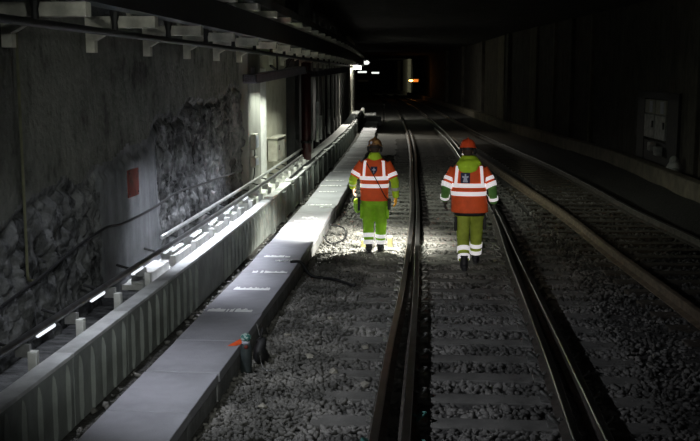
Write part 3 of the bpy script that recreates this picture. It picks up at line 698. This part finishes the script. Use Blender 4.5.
    for k in 'LR':
        Hh, K, A = Vector(J['hip'+k]), Vector(J['kn'+k]), Vector(J['an'+k])
        tg.append(loft([Hh+Vector((0,0,.03)), Hh-Vector((0,0,.06)), (Hh+K)/2, K, (K+A)/2, A+(K-A)*.1], [.105,.12,.105,.092,.086,.078], 18))
    tr = ch('trousers', join(*tg), cfg['trouser']); remesh(tr, .012, 5)
    for k in 'LR':
        K, A = Vector(J['kn'+k]), Vector(J['an'+k])
        def legr(t): return .092+(.086-.092)*min(1,t/.5) if t < .5 else .086+(.078-.086)*(t-.5)/.4
        for (z0, z1) in cfg['legbands'][k]:
            t0 = (K.z-z1)/(K.z-A.z); t1 = (K.z-z0)/(K.z-A.z)
            obj('reflective_band', loft([K+(A-K)*t0, K+(A-K)*t1], [legr(t0)+.007, legr(t1)+.007], 20, cap=False), M['refl'], tr, True)
        s_ = -1 if k == 'L' else 1
        Hh = Vector(J['hip'+k]); mid = Hh+(K-Hh)*.55
        pk = obj('thigh_pocket', box(-.02,.022,-.075,.075,-.11,.1,.012), M[cfg['pocket']], tr, True); pk.location = mid+Vector((s_*.108,-.02,0))
    # --- boots
    for k in 'LR':
        A = Vector(J['an'+k]); fd = Vector(cfg['foot'+k]).normalized(); U = Vector((0,0,1)); gz = A.z - .1
        b = join(loft([A+U*.12, A+U*.04, A-U*.02, A-U*.06], [(.058,.062),(.056,.06),(.056,.066),(.052,.066)], 16),
                 loft([A-fd*.085-U*.055, A-fd*.05-U*.05, A+fd*.05-U*.045, A+fd*.13-U*.06, A+fd*.2-U*.068, A+fd*.225-U*.075], [(.03,.03),(.044,.045),(.048,.05),(.052,.036),(.042,.028),(.02,.02)], 16))
        bt = ch('boot', b, 'boot'); remesh(bt, .009, 3)
        sole = loft([A-fd*.09-U*.09, A-fd*.03-U*.09, A+fd*.07-U*.09, A+fd*.15-U*.09, A+fd*.225-U*.088], [(.03,.012),(.044,.013),(.042,.012),(.052,.012),(.025,.01)], 14)
        obj('sole', sole, M['black'], bt)
    # --- jacket
    jg = [loft([(r[1],r[2],r[0]) for r in TR], [(r[3],r[4]) for r in TR], 32, e=EX, flat_t=(0,0,1))]
    for s_, k in ((-1,'L'),(1,'R')):
        S, E = Vector(J['sh'+k]), Vector(J['el'+k]); e1 = S+(E-S)*cfg['slv']
        jg.append(loft([S+Vector((-s_*.07,0,-.03)), S+Vector((s_*.0,0,-.0)), S+(E-S)*.35, e1], [(.08,.09),(.085,.09),.083,.076], 18))
    jk = ch('jacket', join(*jg), 'orange'); remesh(jk, .012, 4)
    jc = lambda name, vf, m, sm=True: obj(name, vf, M[m], jk, sm)
    def patch(u0, u1, z0, z1, inf, nu=20, nz_=3):
        V = [surf(z0+(z1-z0)*j/nz_, u0+(u1-u0)*i/nu, inf) for j in range(nz_+1) for i in range(nu+1)]
        return V, [(j*(nu+1)+i, j*(nu+1)+i+1, (j+1)*(nu+1)+i+1, (j+1)*(nu+1)+i) for j in range(nz_) for i in range(nu)]
    for (z0, z1) in cfg['bands']: jc('reflective_band', patch(0, 2*PI, z0, z1, .006, 48), 'refl')
    for s_ in (-1,1):
        x = cfg['brace']; w = .021; z0 = cfg['bands'][-1][1]-.01; z1 = 1.505; V = []; nz_ = 12
        for j in range(nz_+1):
            z_ = z0+(z1-z0)*j/nz_; cx, cy, r_, _ = ring(z_); xx = cx+s_*min(x*(1+.12*(1-j/nz_)), r_*.93-w)
            V += [backy(xx-w, z_, .008), backy(xx+w, z_, .008)]
        jc('brace_band', (V, [(2*j,2*j+1,2*j+3,2*j+2) for j in range(nz_)]), 'refl')
    # emblem on the back
    ex, ez, ew, eh = cfg['emblem']
    if cfg['shield']: pts = [(-ew,eh),(ew,eh),(ew,0),(.6*ew,-.6*eh),(0,-eh),(-.6*ew,-.6*eh),(-ew,0)]
    else: pts = [(-ew,eh),(0,eh),(ew,eh),(ew,0),(ew,-eh),(0,-eh),(-ew,-eh),(-ew,0)]
    V = [backy(ex,ez,.012)]+[backy(ex+a, ez+b_, .011) for a, b_ in pts]
    em = jc('emblem_patch', (V, [(0,i+1,(i+1)%len(pts)+1) for i in range(len(pts))]), 'navy', False)
    if cfg['shield']: cr = [(-.06,.35),(-.2,.75),(0,.62),(.2,.75),(.06,.35),(.5,.3),(.5,.08),(.1,.08),(.08,-.6),(0,-.75),(-.08,-.6),(-.1,.08),(-.5,.08),(-.5,.3)]
    else: cr = [(-.15,.35),(-.18,.72),(0,.8),(.18,.72),(.15,.35),(.68,.42),(.62,.1),(.3,-.02),(.52,-.62),(.5,-.8),(-.5,-.8),(-.52,-.62),(-.3,-.02),(-.62,.1),(-.68,.42)]
    V = [backy(ex,ez,.017)]+[backy(ex+a*ew, ez+b_*eh, .016) for a, b_ in cr]
    obj('emblem', (V, [(0,i+1,(i+1)%len(cr)+1) for i in range(len(cr))]), M['pale'], em)
    # lower sleeves, bands and cuffs
    for s_, k in ((-1,'L'),(1,'R')):
        S, E, W = Vector(J['sh'+k]), Vector(J['el'+k]), Vector(J['wr'+k])
        e1 = S+(E-S)*(cfg['slv']-.05)
        sl = jc('lower_sleeve', loft([e1, E, E+(W-E)*.5, W-(W-E)*.04], [.07,.066,.06,.052], 18), cfg['sleeve']); remesh(sl, .01, 3)
        for t0, t1, inf in cfg['armbands']: 
            a_ = S+(E-S)*t0 if t0 <= 1 else E+(W-E)*(t0-1); b_ = S+(E-S)*t1 if t1 <= 1 else E+(W-E)*(t1-1)
            rr = lambda t: (.0845 if t < .4 else .0845-(.008)*(t-.4)/.6) if t <= cfg['slv'] else .066-.008*max(0,(t-1))
            jc('reflective_band', loft([a_, b_], [rr(t0)+inf, rr(t1)+inf], 20, cap=False), 'refl' if t0 < 1 or not cfg['shield'] else 'greyband')
    return body, jk, tr, ch, ring, backy, surf, N, hc

base_torso = [(.86,0,0,.225,.155),(.95,0,0,.222,.152),(1.1,0,0,.225,.15),(1.25,0,-.005,.235,.155),(1.36,0,-.008,.25,.155),(1.44,0,-.005,.235,.14),(1.49,0,0,.195,.12),(1.535,0,.005,.125,.095),(1.575,0,.01,.085,.082),(1.61,0,.015,.078,.078)]
# left worker: brown helmet, green trousers
J1 = dict(pelvis=(0,0), neck=(0,.015,1.5), head=(0,.05,1.685), shL=(-.205,0,1.44), shR=(.205,0,1.44), elL=(-.345,-.03,1.2), wrL=(-.36,.1,1.05), hdL=(-.345,.14,.93),
          elR=(.325,-.04,1.17), wrR=(.345,.03,.90), hdR=(.335,.07,.74), hipL=(-.1,0,.9), knL=(-.1,.05,.5), anL=(-.085,-.03,.12), hipR=(.1,0,.9), knR=(.105,.08,.5), anR=(.09,.14,.115))
cf1 = dict(J=J1, torso=base_torso, helmet='helmetbr', trouser='green', pocket='green', sleeve='limecloth', slv=.82, brace=.145, bands=[(1.075,1.135),(1.20,1.26)],
           emblem=(0.0,1.355,.052,.062), shield=True, legbands=dict(L=[(.15,.215),(.26,.325)], R=[(.15,.215),(.25,.31)]), footL=(-.08,.99,0), footR=(.1,.99,0),
           armbands=[(.52,.72,.006),(1.32,1.5,.005)], curl=dict(L=.6,R=.7), yaw=.1, nod=-.25, sticker=True)
p1, jk, tr, ch, ring, backy, surf, N, hc = make_person(cf1)
obj('collar', loft([(0,.0,1.5),(0,.005,1.55),(0,.01,1.6),(0,.02,1.63)], [(.15,.11),(.115,.1),(.09,.09),(.08,.085)], 24, flat_t=(0,0,1)), M['limecloth'], jk, True)
obj('shoulder_strap', tube([backy(-.12,1.47,.012), backy(-.03,1.33,.014), backy(.07,1.15,.014), backy(.17,.95,.014), surf(.87,-.25,.014)], .008, 6, 5), M['strap'], jk)
bgp = obj('pouch', ell((0,0,0),(.06,.07,.12),14,10), M['bag'], p1, True); bgp.location = (-.275,-.02,.77)
obj('flap', ell((-.005,-.01,.07),(.058,.07,.05),12,8), M['limecloth'], bgp, True)
obj('belt_clip', box(-.262,-.225,-.12,.0,.7,.92,.01), M['strap'], p1)
obj('tool_holster', box(.215,.265,-.09,.0,.72,.9,.012), M['strap'], p1)
W = Vector(J1['wrR']); obj('glove', hand(W, Vector(J1['hdR'])-W, 1, .7, .004), M['glove'], p1, True)
p1.location = (-.96, 15.9, .0)
tag(p1, 'worker in dark brown helmet, orange vest and bright green trousers, walking away by the walkway', 'person')
# right worker: orange helmet, lime hood
t2 = [(.83,.02,0,.27,.19),(.95,.015,0,.262,.182),(1.1,0,0,.25,.17),(1.25,0,-.005,.262,.17),(1.36,0,-.01,.275,.17),(1.44,0,-.01,.26,.155),(1.5,0,-.005,.21,.13),(1.55,0,0,.14,.1),(1.59,0,.01,.1,.09),(1.62,0,.015,.09,.085)]
J2 = dict(pelvis=(.02,0), neck=(-.01,.01,1.52), head=(-.02,.05,1.715), shL=(-.22,0,1.43), shR=(.22,0,1.43), elL=(-.33,-.05,1.17), wrL=(-.345,.08,.98), hdL=(-.33,.14,.84),
          elR=(.335,-.05,1.18), wrR=(.37,.02,.95), hdR=(.375,.06,.79), hipL=(-.075,0,.9), knL=(-.07,.0,.48), anL=(-.055,-.22,.11), hipR=(.125,0,.9), knR=(.13,.17,.5), anR=(.125,.26,.13))
cf2 = dict(J=J2, torso=t2, helmet='helmetor', trouser='olive', pocket='strap', sleeve='dkgreen', slv=.72, brace=.17, bands=[(1.08,1.14),(1.2,1.26)],
           emblem=(-.055,1.34,.066,.075), shield=False, legbands=dict(L=[(.16,.22),(.265,.325)], R=[(.18,.24),(.285,.345)]), footL=(-.05,.99,0), footR=(.08,.99,0),
           armbands=[(.38,.56,.007),(.68,.92,.016),(1.55,1.75,.008)], curl=dict(L=.5,R=.5), yaw=.0, nod=-.15)
p2, jk, tr, ch, ring, backy, surf, N, hc = make_person(cf2)
hd = obj('hood', join(loft([(0,-.0,1.47),(0,-.0,1.53),(0,-.01,1.6),(-.01,.0,1.65)], [(.2,.14),(.185,.15),(.14,.125),(.1,.1)], 24, flat_t=(0,0,1)), ell((-.02,-.15,1.5),(.15,.05,.1),18,12), ell((.07,-.11,1.55),(.1,.055,.06),14,10), ell((-.09,-.11,1.54),(.09,.055,.06),14,10)), M['limecloth'], jk, True)
remesh(hd, .012, 5)
obj('under_jacket_hem', loft([(.02,0,.785),(.02,0,.86)], [(.215,.16),(.235,.17)], 28, e=2.3, flat_t=(0,0,1)), M['strap'], jk, True)
for s_, k in ((-1,'L'),(1,'R')):
    W = Vector(J2['wr'+k]); obj('glove', hand(W, Vector(J2['hd'+k])-W, s_, .5, .004), M['glovedk'], p2, True)
p2.location = (.50, 14.75, .0); p2.scale = (1.02,1.02,1.02)
tag(p2, 'worker in orange helmet, lime hood and long orange jacket, walking between the rails', 'person')

# ------------------------------------------------------------------ lights
def area(name, loc, rot, sx, sy_, e, col=(1,1,1), spread=180):
    l = bpy.data.lights.new(name, 'AREA'); l.shape = 'RECTANGLE'; l.size = sx; l.size_y = sy_; l.energy = e; l.color = col; l.spread = math.radians(spread)
    o = bpy.data.objects.new(name, l); C.objects.link(o); o.location = loc; o.rotation_euler = [math.radians(a) for a in rot]; return o
def spot(name, loc, tgt, e, ang_, blend=.3, col=(1,1,1), r=.05):
    l = bpy.data.lights.new(name, 'SPOT'); l.energy = e; l.spot_size = math.radians(ang_); l.spot_blend = blend; l.color = col; l.shadow_soft_size = r
    o = bpy.data.objects.new(name, l); C.objects.link(o); o.location = loc; o.rotation_euler = (Vector(tgt)-Vector(loc)).to_track_quat('-Z','Y').to_euler(); return o
BL = (.86,.9,1.0); GR = (.93,1,.85); WM = (1,.88,.68)
spot('lamp_near', (-3.1, 6.6, 3.2), (-.8, 8.6, 0), 290, 70, 1., BL, .03)
spot('lamp_near_next', (-3.1, 10.8, 3.2), (-.8, 12.0, 0), 150, 70, 1., BL, .04)
area('lamp_trough', (-3.15, 14.4, 2.6), (0,0,0), .15, 5.5, 75, BL, 60)
area('lamp_trough_near', (-3.1, 8.6, 2.9), (0,0,0), .12, 2.5, 5, BL, 60)
spot('walkway_wash', (-.2, 1.5, 3.3), (-2.9, 11, .3), 400, 34, .9, (.95,1,.93), .1)
spot('wall_wash', (-1.0, 4.5, 3.6), (-3.6, 11.5, 2.3), 45, 70, .8, (.95,1,.9), .1)
spot('bracket_wash', (-1.6, 6.0, 2.3), (-3.4, 13, 3.4), 70, 55, .8, (.97,1,.88), .1)
area('lamp_bay', (-3.25, 20.9, 2.65), (0,-12,0), .3, 3.2, 95, GR, 150)
area('bay_fill_mid', (-3.1, 24.0, 2.7), (0,-25,0), .2, 2.0, 45, GR, 150)  # extra unseen fill added where the bay light falls short
area('dark_bay_fill', (-3.35, 36.0, 1.15), (0,0,0), .15, 18, 22, GR, 100)  # unseen fill added low along the dark bay to brighten the uprights' feet
spot('lamp_far', (-5.2, 63, 3.3), (-5.6, 72, .8), 900, 120, .5, (1,.97,.85), .2)
spot('far_slab_fill', (-3.7, 50, 3.2), (-3.4, 47, 0), 900, 100, .8, (1,.97,.85), .2)  # unseen spot added to brighten the far walkway slabs
spot('headlamp_left_worker', (-.96, 16.3, 1.74), (-1.25, 16.7, 0), 900, 104, .6, (1,1,.9), .03)
spot('headlamp_right_worker', (.42, 15.15, 1.77), (-.2, 15.9, 0), 55, 60, .6, (.95,1,.85), .03)
spot('train_headlight', (-.8, -1.0, 2.6), (-.25, 15.5, 1.0), 2100, 11.5, .35, (1,.97,.92), .15)
spot('right_ballast_fill', (-1.2, 3, 3.0), (2.3, 17.2, 0), 260, 15, .9, WM, .2)  # unseen warm spot added to light the right-hand ballast
area('far_glow', (.3, 47, 4.5), (0,0,0), 3, 8, 22, WM, 90)
spot('pilaster_glow', (c(150)+2, 140, 3), (c(152)+5, 152, 2), 260, 60, .5, (1,1,.7), .1)
spot('orange_spill', (c(118)+2.8, 116, 2.3), (c(118)+5.2, 124, 2.2), 30, 120, .5, (1,.4,.08), .1)
w = bpy.data.worlds.new('world'); bpy.context.scene.world = w; w.use_nodes = True
w.node_tree.nodes['Background'].inputs[0].default_value = (.6,.65,.7,1); w.node_tree.nodes['Background'].inputs[1].default_value = .0
area('ambient_cab', (.5, -2.2, 4.2), (62,0,0), 6, 1.5, 5, (.95,.97,1), 150)

# ------------------------------------------------------------------ camera
cam = bpy.data.cameras.new('camera'); co = bpy.data.objects.new('camera', cam); C.objects.link(co)
cam.sensor_width = 36; cam.lens = 36*1000/700; cam.clip_end = 400
ph = math.atan(.1455); th = math.atan(.086*math.cos(ph))
co.location = (0,0,2.85); co.rotation_euler = (PI/2-ph, 0, th)
bpy.context.scene.camera = co
vs = bpy.context.scene.view_settings; vs.view_transform = 'Standard'; vs.look = 'None'
